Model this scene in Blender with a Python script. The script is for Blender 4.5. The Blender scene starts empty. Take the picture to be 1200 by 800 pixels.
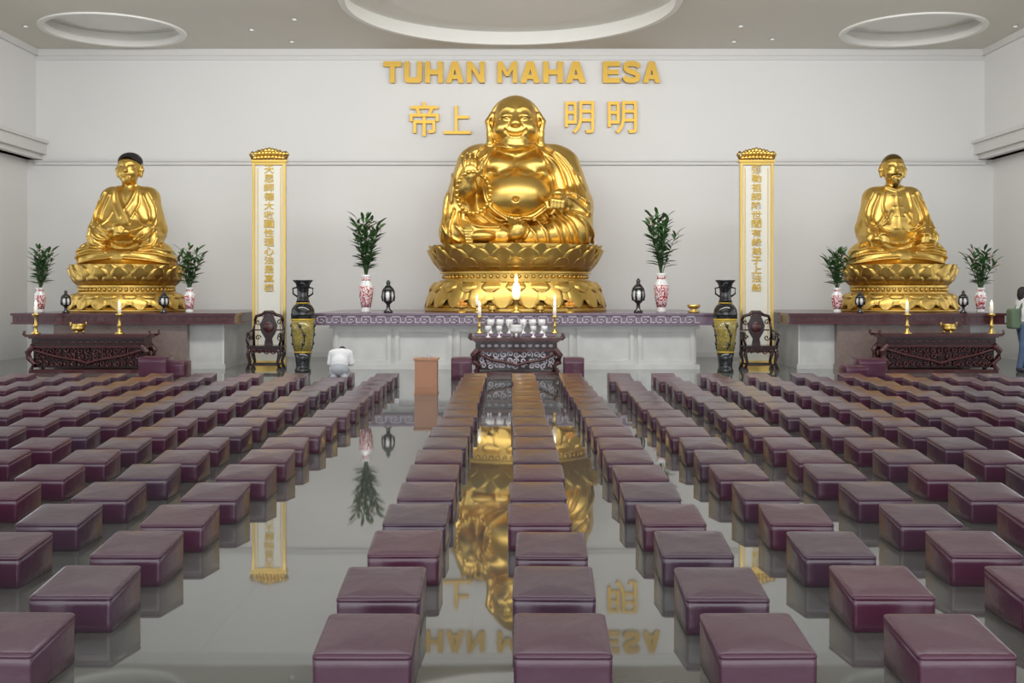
import bpy, math, random
import numpy as np
from mathutils import Vector, Matrix, Euler
random.seed(7); np.random.seed(7)
F=1250.0; CH=1.6; HX=598.0; HY=341.0
def PX(px,d): return (px-HX)*d/F
def PZ(py,d): return CH+(HY-py)*d/F
C=bpy.context.scene.collection
# ------------------------------------------------------------------ materials
def mat(name,col,rough=0.5,metal=0.0,var=0.08,nscale=6.0,bump=0.0,bscale=30.0,emit=None,estr=0,spec=0.5,coat=0.0,col2=None,ior=None,dark=None,sharp=False):
    m=bpy.data.materials.new(name); m.use_nodes=True; nt=m.node_tree; N=nt.nodes; L=nt.links
    b=N['Principled BSDF']; b.inputs['Roughness'].default_value=rough; b.inputs['Metallic'].default_value=metal
    b.inputs['Specular IOR Level'].default_value=spec; b.inputs['Coat Weight'].default_value=coat
    if ior: b.inputs['IOR'].default_value=ior
    tc=N.new('ShaderNodeTexCoord'); nz=N.new('ShaderNodeTexNoise'); nz.inputs['Scale'].default_value=nscale; nz.inputs['Detail'].default_value=4
    L.new(tc.outputs['Object'],nz.inputs['Vector'])
    mx=N.new('ShaderNodeMix'); mx.data_type='RGBA'
    c2=col2 if col2 else tuple(max(0,c*(1-var*2)) for c in col)
    mx.inputs[6].default_value=(*col,1); mx.inputs[7].default_value=(*c2,1)
    if sharp:
        mr=N.new('ShaderNodeMapRange'); mr.inputs[1].default_value=.47; mr.inputs[2].default_value=.53
        L.new(nz.outputs['Fac'],mr.inputs[0]); L.new(mr.outputs[0],mx.inputs[0])
    else: L.new(nz.outputs['Fac'],mx.inputs[0])
    out=mx.outputs[2]
    if dark:
        at=N.new('ShaderNodeAttribute'); at.attribute_name='Tint'
        m2=N.new('ShaderNodeMix'); m2.data_type='RGBA'; m2.inputs[7].default_value=(*dark,1)
        L.new(at.outputs['Fac'],m2.inputs[0]); L.new(out,m2.inputs[6]); out=m2.outputs[2]
    L.new(out,b.inputs['Base Color'])
    if bump:
        n2=N.new('ShaderNodeTexNoise'); n2.inputs['Scale'].default_value=bscale; n2.inputs['Detail'].default_value=3
        L.new(tc.outputs['Object'],n2.inputs['Vector'])
        bp=N.new('ShaderNodeBump'); bp.inputs['Strength'].default_value=bump; bp.inputs['Distance'].default_value=0.02
        L.new(n2.outputs['Fac'],bp.inputs['Height']); L.new(bp.outputs['Normal'],b.inputs['Normal'])
    if emit:
        b.inputs['Emission Color'].default_value=(*emit,1); b.inputs['Emission Strength'].default_value=estr
    return m
GOLD=mat('gold_leaf',(0.72,0.48,0.13),0.36,1.0,0.08,2.0,0.08,5.0,dark=(0.03,0.02,0.01))
GOLD2=mat('gold_polished',(0.78,0.54,0.15),0.30,1.0,0.08,3.0)
GOLDP=mat('gold_paint',(0.68,0.44,0.045),0.35,0.2,0.08,5)
GOLDL=mat('gold_letter_paint',(0.56,0.35,0.055),0.4,0.55,0.05,3)
HAIR=mat('hair_black',(0.012,0.010,0.010),0.6,0,0.1)
WALL=mat('wall_plaster',(0.80,0.80,0.79),0.7,0,0.02,0.6)
CEIL=mat('ceiling_paint',(0.73,0.70,0.63),0.75,0,0.02,0.6)
CWHITE=mat('cove_white',(0.88,0.87,0.83),0.6,0,0.01)
TRIM=mat('trim_paint',(0.72,0.72,0.71),0.55,0,0.02)
MARB=mat('marble_light',(0.66,0.66,0.64),0.22,0,0.1,3.0,col2=(0.44,0.44,0.43))
GRAN=mat('granite_brown',(0.17,0.12,0.11),0.2,0,0.1,14,col2=(0.27,0.21,0.19))
VIOL=mat('violet_stone',(0.15,0.095,0.145),0.2,0,0.1,12,col2=(0.22,0.16,0.22))
VLIGHT=mat('carving_pale',(0.52,0.48,0.54),0.35,0,0.1,12)
REDST=mat('dark_red_stone',(0.10,0.03,0.04),0.18,0,0.15,10)
ROSE=mat('rosewood',(0.085,0.016,0.018),0.25,0,0.25,9,bump=0.2,bscale=20,coat=0.3)
ROSED=mat('rosewood_dark',(0.035,0.008,0.010),0.25,0,0.25,9,coat=0.3)
CREAM=mat('panel_cream',(0.74,0.73,0.66),0.45,0,0.03,2)
BLACKC=mat('ceramic_black',(0.010,0.011,0.013),0.12,0,0.2,12,coat=0.5)
YELC=mat('ceramic_yellow',(0.36,0.28,0.06),0.2,0,0.2,30,col2=(0.22,0.17,0.05),coat=0.5,sharp=True)
WHC=mat('porcelain_white',(0.80,0.79,0.78),0.15,0,0.03,8,coat=0.4)
REDC=mat('porcelain_red',(0.42,0.035,0.05),0.18,0,0.3,32,coat=0.4,col2=(0.82,0.74,0.74),sharp=True)
LEAF=mat('leaf_green',(0.035,0.10,0.025),0.4,0,0.2,8,col2=(0.07,0.16,0.05))
STEM=mat('stem_green',(0.06,0.13,0.04),0.5,0,0.2,8)
FLWR=mat('petal_pink',(0.75,0.45,0.5),0.5,0,0.1,8)
CANDLE=mat('candle_wax',(0.85,0.80,0.70),0.4,0,0.03,8,emit=(1,0.85,0.6),estr=0.15)
FLAME=mat('flame',(1,0.8,0.4),0.5,0,0,emit=(1,0.80,0.42),estr=7)
LAMPG=mat('lamp_glass',(0.9,0.88,0.8),0.2,0,0.02,emit=(1,0.9,0.68),estr=0.7)
LEDM=mat('downlight_lens',(0.9,0.9,0.9),0.4,0,0.02,emit=(1,0.95,0.85),estr=0.5)
BOXW=mat('donation_wood',(0.62,0.30,0.17),0.35,0,0.1,3)
SHIRT=mat('shirt_white',(0.82,0.82,0.84),0.8,0,0.04,12)
PANTS=mat('trousers_pale',(0.50,0.52,0.56),0.8,0,0.06,12)
SKIN=mat('skin',(0.45,0.25,0.16),0.55,0,0.04,12)
JEAN=mat('denim_blue',(0.10,0.16,0.28),0.8,0,0.15,30)
GREENB=mat('backpack_green',(0.14,0.20,0.13),0.7,0,0.1,20)
SHOE=mat('shoe_dark',(0.04,0.04,0.05),0.6,0,0.1)
FRUIT=mat('fruit_orange',(0.75,0.33,0.05),0.45,0,0.15,20)
ALU=mat('window_frame_metal',(0.55,0.56,0.57),0.35,0.6,0.03)
# floor
FLOOR=bpy.data.materials.new('polished_floor_tiles'); FLOOR.use_nodes=True
nt=FLOOR.node_tree; N=nt.nodes; L=nt.links; b=N['Principled BSDF']
tc=N.new('ShaderNodeTexCoord'); mp=N.new('ShaderNodeMapping'); mp.inputs['Location'].default_value=(0.18,0.1,0)
br=N.new('ShaderNodeTexBrick'); br.offset=0; br.inputs['Scale'].default_value=1; br.inputs['Brick Width'].default_value=0.6; br.inputs['Row Height'].default_value=0.6
br.inputs['Mortar Size'].default_value=0.003; br.inputs['Mortar Smooth'].default_value=0.2; br.inputs['Bias'].default_value=0
br.inputs['Color1'].default_value=(0.105,0.113,0.102,1); br.inputs['Color2'].default_value=(0.118,0.125,0.115,1); br.inputs['Mortar'].default_value=(0.065,0.065,0.06,1)
L.new(tc.outputs['Object'],mp.inputs[0]); L.new(mp.outputs[0],br.inputs['Vector']); L.new(br.outputs['Color'],b.inputs['Base Color'])
b.inputs['Roughness'].default_value=0.028; b.inputs['IOR'].default_value=2.3
nz=N.new('ShaderNodeTexNoise'); nz.inputs['Scale'].default_value=1.3; bp=N.new('ShaderNodeBump'); bp.inputs['Strength'].default_value=0.015; bp.inputs['Distance'].default_value=0.02
L.new(tc.outputs['Object'],nz.inputs['Vector']); L.new(nz.outputs['Fac'],bp.inputs['Height']); L.new(bp.outputs['Normal'],b.inputs['Normal'])
# stool vinyl
VINYL=bpy.data.materials.new('maroon_vinyl'); VINYL.use_nodes=True
nt=VINYL.node_tree; N=nt.nodes; L=nt.links; b=N['Principled BSDF']
at=N.new('ShaderNodeAttribute'); at.attribute_name='Tint'; mx=N.new('ShaderNodeMix'); mx.data_type='RGBA'
mx.inputs[6].default_value=(0.084,0.017,0.043,1); mx.inputs[7].default_value=(0.064,0.031,0.056,1)
L.new(at.outputs['Fac'],mx.inputs[0]); L.new(mx.outputs[2],b.inputs['Base Color'])
b.inputs['Roughness'].default_value=0.30; b.inputs['Coat Weight'].default_value=0.4; b.inputs['Coat Roughness'].default_value=0.15
tc=N.new('ShaderNodeTexCoord'); nz=N.new('ShaderNodeTexNoise'); nz.inputs['Scale'].default_value=7; nz.inputs['Detail'].default_value=3; bp=N.new('ShaderNodeBump'); bp.inputs['Strength'].default_value=0.35; bp.inputs['Distance'].default_value=0.02
L.new(tc.outputs['Object'],nz.inputs['Vector']); L.new(nz.outputs['Fac'],bp.inputs['Height']); L.new(bp.outputs['Normal'],b.inputs['Normal'])

# ------------------------------------------------------------------ mesh builder
class B:
    def __init__(s): s.v=[]; s.f=[]; s.m=[]; s.sm=[]; s.mats=[]
    def mi(s,m):
        if m not in s.mats: s.mats.append(m)
        return s.mats.index(m)
    def add(s,v,f,m,smooth=False):
        o=len(s.v); s.v.extend([tuple(p) for p in v]); i=s.mi(m)
        for q in f: s.f.append(tuple(x+o for x in q)); s.m.append(i); s.sm.append(smooth)
    def box(s,x0,x1,y0,y1,z0,z1,m,rz=0,c=None):
        v=[(x,y,z) for z in (z0,z1) for y in (y0,y1) for x in (x0,x1)]
        if rz:
            cx,cy=c if c else ((x0+x1)/2,(y0+y1)/2); ca,sa=math.cos(rz),math.sin(rz)
            v=[(cx+(x-cx)*ca-(y-cy)*sa,cy+(x-cx)*sa+(y-cy)*ca,z) for x,y,z in v]
        s.add(v,[(0,2,3,1),(4,5,7,6),(0,1,5,4),(2,6,7,3),(0,4,6,2),(1,3,7,5)],m)
    def lathe(s,cx,cy,prof,m,seg=28,ry=1.0,smooth=True,flute=0,fn=0):
        n=len(prof); v=[]
        for r,z in prof:
            for k in range(seg):
                a=2*math.pi*k/seg; rr=r*(1+flute*math.cos(fn*a))
                v.append((cx+rr*math.cos(a),cy+ry*rr*math.sin(a),z))
        f=[]
        for i in range(n-1):
            for k in range(seg):
                k2=(k+1)%seg; f.append((i*seg+k,i*seg+k2,(i+1)*seg+k2,(i+1)*seg+k))
        f.append(tuple(range(seg-1,-1,-1))); f.append(tuple((n-1)*seg+k for k in range(seg)))
        s.add(v,f,m,smooth)
    def tube(s,pts,r,m,seg=8,smooth=True):
        P=[Vector(p) for p in pts]; n=len(P); R=r if isinstance(r,(list,tuple)) else [r]*n
        v=[]; up=Vector((0.13,0.21,0.97))
        for i in range(n):
            t=(P[min(i+1,n-1)]-P[max(i-1,0)]).normalized()
            a=t.cross(up)
            if a.length<1e-3: a=t.cross(Vector((1,0,0)))
            a.normalize(); bb=t.cross(a)
            for k in range(seg):
                th=2*math.pi*k/seg; v.append(P[i]+(a*math.cos(th)+bb*math.sin(th))*R[i])
        f=[]
        for i in range(n-1):
            for k in range(seg):
                k2=(k+1)%seg; f.append((i*seg+k,(i+1)*seg+k,(i+1)*seg+k2,i*seg+k2))
        f.append(tuple(range(seg))); f.append(tuple((n-1)*seg+k for k in range(seg-1,-1,-1)))
        s.add(v,f,m,smooth)
    def ball(s,c,r,m,seg=12,rings=8):
        if not isinstance(r,(tuple,list)): r=(r,r,r)
        v=[]
        for i in range(rings+1):
            p=math.pi*i/rings
            for k in range(seg):
                a=2*math.pi*k/seg; v.append((c[0]+r[0]*math.sin(p)*math.cos(a),c[1]+r[1]*math.sin(p)*math.sin(a),c[2]-r[2]*math.cos(p)))
        f=[]
        for i in range(rings):
            for k in range(seg):
                k2=(k+1)%seg; f.append((i*seg+k,i*seg+k2,(i+1)*seg+k2,(i+1)*seg+k))
        s.add(v,f,m,True)
    def poly(s,pts,y0,y1,m):
        n=len(pts)
        if sum(pts[i][0]*pts[(i+1)%n][1]-pts[(i+1)%n][0]*pts[i][1] for i in range(n))<0: pts=pts[::-1]
        v=[(x,y0,z) for x,z in pts]+[(x,y1,z) for x,z in pts]
        f=[tuple(range(n)),tuple(range(2*n-1,n-1,-1))]+[(i,i+n,(i+1)%n+n,(i+1)%n) for i in range(n)]
        s.add(v,f,m)
    def obj(s,name,parent=None,bevel=0,loc=None,tint=None):
        me=bpy.data.meshes.new(name); me.from_pydata(s.v,[],s.f)
        for m in s.mats: me.materials.append(m)
        me.polygons.foreach_set('material_index',s.m); me.polygons.foreach_set('use_smooth',s.sm)
        me.validate(); me.update()
        o=bpy.data.objects.new(name,me); C.objects.link(o)
        if parent: o.parent=parent
        if bevel:
            bm=o.modifiers.new('bevel','BEVEL'); bm.width=bevel; bm.segments=2; bm.limit_method='ANGLE'; bm.angle_limit=math.radians(50)
        if loc: o.location=loc
        return o
def empty(name,loc=(0,0,0)):
    e=bpy.data.objects.new(name,None); C.objects.link(e); e.location=loc; return e

# ------------------------------------------------------------------ SDF sculpting
def catmull(P,n=8):
    P=[np.array(p,float) for p in P]
    if len(P)<3: return np.array(P)
    Q=[2*P[0]-P[1]]+P+[2*P[-1]-P[-2]]; out=[]
    for i in range(1,len(Q)-2):
        for j in range(n):
            t=j/n; a,b_,c,d=Q[i-1],Q[i],Q[i+1],Q[i+2]
            out.append(0.5*((2*b_)+(-a+c)*t+(2*a-5*b_+4*c-d)*t*t+(-a+3*b_-3*c+d)*t**3))
    out.append(P[-1]); return np.array(out)
class Field:
    def __init__(s,lo,hi,h):
        s.h=h; s.lo=np.array(lo,float); s.ax=[np.arange(lo[i],hi[i],h,dtype=np.float32) for i in range(3)]
        s.d=np.full([len(a) for a in s.ax],10,np.float32); s.id=np.zeros(s.d.shape,np.int8)
    def _ap(s,fn,lo,hi,k,op,tag):
        sl=[]
        for i in range(3):
            a=int(np.clip(math.floor((lo[i]-s.lo[i])/s.h),0,len(s.ax[i]))); b_=int(np.clip(math.ceil((hi[i]-s.lo[i])/s.h)+1,0,len(s.ax[i])))
            if b_<=a: return
            sl.append(slice(a,b_))
        sl=tuple(sl); X=s.ax[0][sl[0]][:,None,None]; Y=s.ax[1][sl[1]][None,:,None]; Z=s.ax[2][sl[2]][None,None,:]
        p=fn(X,Y,Z).astype(np.float32); v=s.d[sl]
        if op=='u':
            idv=s.id[sl]; idv[p<v]=tag
            hh=np.maximum(k-np.abs(v-p),0)/k; v[...]=np.minimum(v,p)-hh*hh*k/4
        else:
            hh=np.maximum(k-np.abs(-v-p),0)/k; v[...]=-(np.minimum(-v,p)-hh*hh*k/4)
    def ell(s,c,r,k=3.,rot=None,op='u',tag=0):
        R=np.array(Euler([math.radians(a) for a in rot]).to_matrix()) if rot else np.eye(3)
        m=max(r)+k+2*s.h+0.15*max(r)
        def fn(X,Y,Z):
            x,y,z=X-c[0],Y-c[1],Z-c[2]
            a=R[0,0]*x+R[1,0]*y+R[2,0]*z; b_=R[0,1]*x+R[1,1]*y+R[2,1]*z; e=R[0,2]*x+R[1,2]*y+R[2,2]*z
            k0=np.sqrt((a/r[0])**2+(b_/r[1])**2+(e/r[2])**2); k1=np.sqrt((a/r[0]**2)**2+(b_/r[1]**2)**2+(e/r[2]**2)**2)+1e-6
            return k0*(k0-1)/k1
        s._ap(fn,[c[i]-m for i in range(3)],[c[i]+m for i in range(3)],k,op,tag)
    def cap(s,a,b_,ra,rb,k=3.,op='u',tag=0):
        a=np.array(a,float); b_=np.array(b_,float); ab=b_-a; l2=float(ab@ab)+1e-9; m=max(ra,rb)+k+2*s.h
        def fn(X,Y,Z):
            x,y,z=X-a[0],Y-a[1],Z-a[2]; t=np.clip((x*ab[0]+y*ab[1]+z*ab[2])/l2,0,1)
            return np.sqrt((x-ab[0]*t)**2+(y-ab[1]*t)**2+(z-ab[2]*t)**2)-(ra+(rb-ra)*t)
        s._ap(fn,np.minimum(a,b_)-m,np.maximum(a,b_)+m,k,op,tag)
    def chain(s,P,R,k=3.,tag=0):
        for i in range(len(P)-1): s.cap(P[i],P[i+1],R[i],R[i+1],k,'u',tag)
    def box(s,c,hf,r,k=3.,op='u',tag=0):
        m=max(hf)+k+2*s.h
        def fn(X,Y,Z):
            qx=np.abs(X-c[0])-hf[0]+r+0*Y+0*Z; qy=np.abs(Y-c[1])-hf[1]+r+0*X+0*Z; qz=np.abs(Z-c[2])-hf[2]+r+0*X+0*Y
            return np.sqrt(np.maximum(qx,0)**2+np.maximum(qy,0)**2+np.maximum(qz,0)**2)+np.minimum(np.maximum(qx,np.maximum(qy,qz)),0)-r
        s._ap(fn,[c[i]-m for i in range(3)],[c[i]+m for i in range(3)],k,op,tag)
    def _pd(s,pts):
        X=s.ax[0][:,None]; Z=s.ax[2][None,:]; best=np.full((len(s.ax[0]),len(s.ax[2])),1e6,np.float32)
        for i in range(len(pts)-1):
            ax,az=pts[i]; bx,bz=pts[i+1]; dx,dz=bx-ax,bz-az; l2=dx*dx+dz*dz+1e-9
            t=np.clip(((X-ax)*dx+(Z-az)*dz)/l2,0,1); best=np.minimum(best,np.hypot(X-ax-t*dx,Z-az-t*dz))
        return best
    def ridge(s,pts,w,a,vmax=0.):
        r=s._pd(catmull(pts)); j=int((vmax-s.lo[1])/s.h); e=(a*np.exp(-(r/w)**2)).astype(np.float32)
        s.d[:,:j,:]-=e[:,None,:]
    def emboss(s,poly,a,soft,vmax=0.):
        P=catmull(list(poly)+[poly[0]]); r=s._pd(P)
        X=s.ax[0][:,None]+0*s.ax[2][None,:]; Z=s.ax[2][None,:]+0*s.ax[0][:,None]; ins=np.zeros(X.shape,bool)
        for i in range(len(P)-1):
            x1,z1=P[i]; x2,z2=P[i+1]
            if abs(z2-z1)<1e-9: continue
            c=((z1>Z)!=(z2>Z))&(X<(x2-x1)*(Z-z1)/(z2-z1)+x1); ins^=c
        sd=np.where(ins,-r,r); e=(a*np.clip(0.5-sd/(2*soft),0,1)).astype(np.float32); j=int((vmax-s.lo[1])/s.h)
        s.d[:,:j,:]-=e[:,None,:]
    def front(s,u,w):
        i=int((u-s.lo[0])/s.h); k=int((w-s.lo[2])/s.h); col=np.where(s.d[i,:,k]<0)[0]
        return s.lo[1]+s.h*col[0] if len(col) else 0.
    def mesh(s):
        d=s.d; d[0]=d[-1]=10; d[:,0]=d[:,-1]=10; d[:,:,0]=d[:,:,-1]=10
        n=d<0; cnt=np.zeros([x-1 for x in d.shape],np.int8)
        for i in (0,1):
            for j in (0,1):
                for k in (0,1): cnt+=n[i:d.shape[0]-1+i,j:d.shape[1]-1+j,k:d.shape[2]-1+k]
        I,J,K=np.where((cnt>0)&(cnt<8)); ids=np.full(cnt.shape,-1,np.int64); ids[I,J,K]=np.arange(len(I))
        pos=np.zeros((len(I),3)); c=np.zeros(len(I)); cs=[(i,j,k) for i in (0,1) for j in (0,1) for k in (0,1)]
        for a in cs:
            for b_ in cs:
                if sum(abs(a[q]-b_[q]) for q in range(3))!=1 or a>b_: continue
                da=d[I+a[0],J+a[1],K+a[2]]; db=d[I+b_[0],J+b_[1],K+b_[2]]; m=(da<0)!=(db<0); t=np.where(m,da/np.where(m,da-db,1),0)
                for q in range(3): pos[:,q]+=np.where(m,a[q]+(b_[q]-a[q])*t,0)
                c+=m
        pos/=c[:,None]; V=(pos+np.stack([I,J,K],1))*s.h+s.lo
        Q=[]
        def em(mask,flip,cells):
            q=np.stack([ids[x] for x in cells],1); q[flip]=q[flip][:,::-1]; Q.append(q)
        A=n[:-1,1:-1,1:-1]!=n[1:,1:-1,1:-1]; i,j,k=np.where(A); j+=1;k+=1; em(A,~n[i,j,k],[(i,j-1,k-1),(i,j,k-1),(i,j,k),(i,j-1,k)])
        A=n[1:-1,:-1,1:-1]!=n[1:-1,1:,1:-1]; i,j,k=np.where(A); i+=1;k+=1; em(A,n[i,j,k],[(i-1,j,k-1),(i,j,k-1),(i,j,k),(i-1,j,k)])
        A=n[1:-1,1:-1,:-1]!=n[1:-1,1:-1,1:]; i,j,k=np.where(A); i+=1;j+=1; em(A,~n[i,j,k],[(i-1,j-1,k),(i,j-1,k),(i,j,k),(i-1,j,k)])
        Q=np.concatenate(Q); tag=s.id[I,J,K]
        return V,Q,tag
    def obj(s,name,origin,scale,mats,tint=None,parent=None):
        V,Q,tag=s.mesh(); W=V*np.array(scale)+np.array(origin)
        me=bpy.data.meshes.new(name); me.from_pydata(W.tolist(),[],Q.tolist())
        for m in mats: me.materials.append(m)
        me.polygons.foreach_set('material_index',tag[Q[:,0]].astype(np.int32)); me.polygons.foreach_set('use_smooth',np.ones(len(Q),bool))
        at=me.attributes.new('Tint','FLOAT','POINT')
        at.data.foreach_set('value',(tint(V) if tint else np.zeros(len(V))).astype(np.float32))
        me.update(); o=bpy.data.objects.new(name,me); C.objects.link(o)
        if parent: o.parent=parent
        return o

# ------------------------------------------------------------------ ROOM
D=26.0; WX=11.56; ZC=PZ(58,D)
b_=B(); b_.box(-13,13,-7,26.3,-0.2,0,FLOOR); b_.obj('floor')
b_=B(); b_.box(-12.4,12.4,D,D+0.3,0,ZC+0.7,WALL); b_.obj('wall_back')
zl=PZ(190.5,D)
b_=B(); b_.box(-WX,WX,D-0.07,D,zl-0.06,zl+0.05,TRIM); b_.box(-WX,WX,D-0.11,D,zl+0.02,zl+0.05,TRIM); b_.obj('trim_1')
b_=B(); b_.box(-WX,WX,D-0.08,D,ZC-0.16,ZC,TRIM); b_.box(-WX,WX,D-0.04,D,ZC-0.26,ZC-0.16,TRIM); b_.obj('trim_2')
b_=B(); b_.box(-11.77,11.77,D-0.03,D,0,0.12,TRIM); b_.obj('baseboard_back')
zc0=PZ(187,D); zc1=PZ(165,D)
for sgn,nm in ((-1,'left'),(1,'right')):
    b_=B()
    def sb(x0,x1,y0,y1,z0,z1,m): b_.box(min(sgn*x0,sgn*x1),max(sgn*x0,sgn*x1),y0,y1,z0,z1,m)
    sb(WX,WX+0.3,-7,D,zc0,ZC+0.7,WALL)
    # lower wall with window openings
    sb(11.77,12.0,-7,D,0,0.35,WALL); sb(11.77,12.0,-7,D,4.3,zc0,WALL)
    edges=[-7,-4.4,-.4,.4,4.4,5.2,9.2,10.0,14.0,14.8,18.8,19.6,23.6,D]
    for i in range(0,len(edges),2): sb(11.77,12.0,edges[i],edges[i+1],0.35,4.3,WALL)
    b_.obj('wall_'+nm)
    for i in range(1,len(edges)-1,2):
        b_=B(); y0,y1=edges[i],edges[i+1]
        sb(11.84,11.92,y0,y1,0.35,0.43,ALU); sb(11.84,11.92,y0,y1,4.22,4.3,ALU); sb(11.84,11.92,y0,y1,3.0,3.06,ALU)
        for q in range(5):
            yy=y0+(y1-y0-0.06)*q/4; sb(11.84,11.92,yy,yy+0.06,0.43,4.22,ALU)
        b_.obj('window_%d'%((i+1)//2+(6 if sgn>0 else 0)))
    b_=B(); sb(11.30,WX+0.22,-7,D,zc0+0.12,zc1-0.08,TRIM); sb(11.24,WX,-7,D,zc1-0.08,zc1,TRIM); sb(11.40,WX+0.22,-7,D,zc0,zc0+0.12,TRIM)
    b_.obj('trim_%d'%(3 if sgn<0 else 4))
    b_=B(); sb(WX-0.08,WX,-7,D,ZC-0.16,ZC,TRIM); b_.obj('trim_%d'%(5 if sgn<0 else 6))
# ceiling with circular coves
cu=bpy.data.curves.new('ceil','CURVE'); cu.dimensions='2D'; cu.fill_mode='BOTH'
def spl(pts):
    sp=cu.splines.new('POLY'); sp.points.add(len(pts)-1)
    for p,q in zip(sp.points,pts): p.co=(q[0],q[1],0,1)
    sp.use_cyclic_u=True
spl([(-12.4,-7),(12.4,-7),(12.4,26.3),(-12.4,26.3)])
zr=ZC-CH
yf=zr*F/(HY-52); yf2=zr*F/(HY-54)
rc=3.42; rs=1.50
coves=[(0.0,yf-rc-.08,rc),(PX(134,yf2-rs),yf2-rs-.06,rs),(PX(1068,yf2-rs),yf2-rs-.06,rs),(-7,13,rs),(7,13,rs),(0,8,3.0)]
for cx,cy,r in coves: spl([(cx+r*math.cos(t*math.pi/48),cy+r*math.sin(t*math.pi/48)) for t in range(96)])
co=bpy.data.objects.new('tmpc',cu); C.objects.link(co); bpy.context.view_layer.update()
me=bpy.data.meshes.new_from_object(co.evaluated_get(bpy.context.evaluated_depsgraph_get())); me.materials.clear(); me.materials.append(CEIL)
bpy.data.objects.remove(co); me.name='ceiling'
o=bpy.data.objects.new('ceiling',me); o.location=(0,0,ZC); C.objects.link(o)
for cx,cy,r in coves:
    b_=B(); seg=96
    prof=[(r+0.09,ZC),(r+0.07,ZC-0.035),(r-0.05,ZC-0.035),(r-0.05,ZC+0.10),(r+0.10,ZC+0.12),(r+0.10,ZC+0.30),(0.8*r,ZC+0.30),(0.78*r,ZC+0.26),(0.02,ZC+0.26)]
    v=[];f=[]
    for rr,z in prof:
        for k in range(seg):
            a=2*math.pi*k/seg; v.append((cx+rr*math.cos(a),cy+rr*math.sin(a),z))
    for i in range(len(prof)-1):
        for k in range(seg): k2=(k+1)%seg; f.append((i*seg+k,i*seg+k2,(i+1)*seg+k2,(i+1)*seg+k))
    f.append(tuple((len(prof)-1)*seg+k for k in range(seg)))
    b_.add(v[:6*seg],[q for q in f if max(q)<6*seg],CWHITE,False)
    b_.add(v,[q for q in f if min(q)>=5*seg],CWHITE,False)
    b_.obj('ceiling_cove')
b_=B()
for px,py in ((345,22),(342,48),(868,30),(905,45),(295,34),(1190,30),(30,30),(860,48)):
    d=zr*F/(HY-py); b_.lathe(PX(px,d),d,[(0.07,ZC-0.02),(0.07,ZC)],ALU,16); b_.lathe(PX(px,d),d,[(0.045,ZC-0.024),(0.045,ZC-0.019)],LEDM,16)
b_.obj('ceiling_downlights')

# ------------------------------------------------------------------ TEXT
L_={}
def R(a,b,c,d): return [(a,b),(c,b),(c,d),(a,d)]
L_['T']=[R(0,.75,1,1),R(.36,0,.64,.75)]
L_['U']=[R(0,.2,.28,1),R(.72,.2,1,1),[(0,.2),(.04,.08),(.14,0),(.86,0),(.96,.08),(1,.2),(.72,.25),(.28,.25)]]
L_['H']=[R(0,0,.28,1),R(.72,0,1,1),R(.28,.38,.72,.62)]
L_['A']=[[(0,0),(.3,0),(.62,1),(.33,1)],[(1,0),(.7,0),(.38,1),(.67,1)],R(.2,.17,.8,.37)]
L_['N']=[R(0,0,.27,1),R(.73,0,1,1),[(.0,1),(.27,1),(1,0),(.73,0)]]
L_['M']=[R(0,0,.23,1),R(.77,0,1,1),[(.0,1),(.25,1),(.6,.3),(.42,.3)],[(1,1),(.75,1),(.4,.3),(.58,.3)]]
L_['E']=[R(0,0,.28,1),R(.28,.77,1,1),R(.28,.39,.92,.61),R(.28,0,1,.23)]
cl=catmull([(.92,.74),(.80,.86),(.50,.89),(.22,.86),(.13,.72),(.25,.59),(.5,.51),(.76,.42),(.87,.27),(.78,.14),(.5,.11),(.2,.13),(.07,.27)],3)
L_['S']=[]
for i in range(len(cl)-1):
    a,c=cl[i],cl[i+1]; t=(c-a)/np.linalg.norm(c-a); n=np.array([-t[1],t[0]])*.125; a=a-t*.02; c=c+t*.02
    L_['S'].append([tuple(a-n),tuple(c-n),tuple(c+n),tuple(a+n)])
b_=B(); s=D/F
for word,x0,x1 in (('TUHAN',450,568),('MAHA',583,686),('ESA',706,773)):
    n=len(word); g=3.6; w=(x1-x0-g*(n-1))/n
    for i,ch in enumerate(word):
        a=x0+i*(w+g)
        for pi,P in enumerate(L_[ch]):
            pts=[((a+p[0]*w-HX)*s,PZ(98,D)+p[1]*25*s) for p in P]
            b_.poly(pts,D-0.12-0.0015*pi,D-0.03,GOLDL)
b_.obj('wall_lettering')
def text(name,body,cx,cz,y,w,h,m,ext=0.02,off=0.0,parent=None,space=1.0):
    t=bpy.data.curves.new(name,'FONT'); t.body=body; t.align_x='CENTER'; t.align_y='CENTER'; t.size=1; t.extrude=ext; t.offset=off; t.space_line=space
    t.materials.append(m); o=bpy.data.objects.new(name,t); C.objects.link(o); o.rotation_euler=(math.pi/2,0,0)
    bpy.context.view_layer.update()
    bb=[Vector(c) for c in o.bound_box]; x0=min(c.x for c in bb);x1=max(c.x for c in bb);y0=min(c.y for c in bb);y1=max(c.y for c in bb)
    sx=w/max(x1-x0,1e-3); sy=h/max(y1-y0,1e-3); o.scale=(sx,sy,1)
    o.location=(cx-(x0+x1)/2*sx,y,cz-(y0+y1)/2*sy)
    if parent: o.parent=parent
    return o
e=empty('wall_chinese_lettering')
for i,(ch,x,y,w,h) in enumerate((('帝',497.5,140,34,40),('上',536,141,32,33),('明',679,138,34,38),('明',729,138,34,38))):
    text('character_%d'%(i+1),ch,PX(x,D),PZ(y,D),D-0.05,w*s,h*s,GOLDL,0.05,0.008,e)

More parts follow.
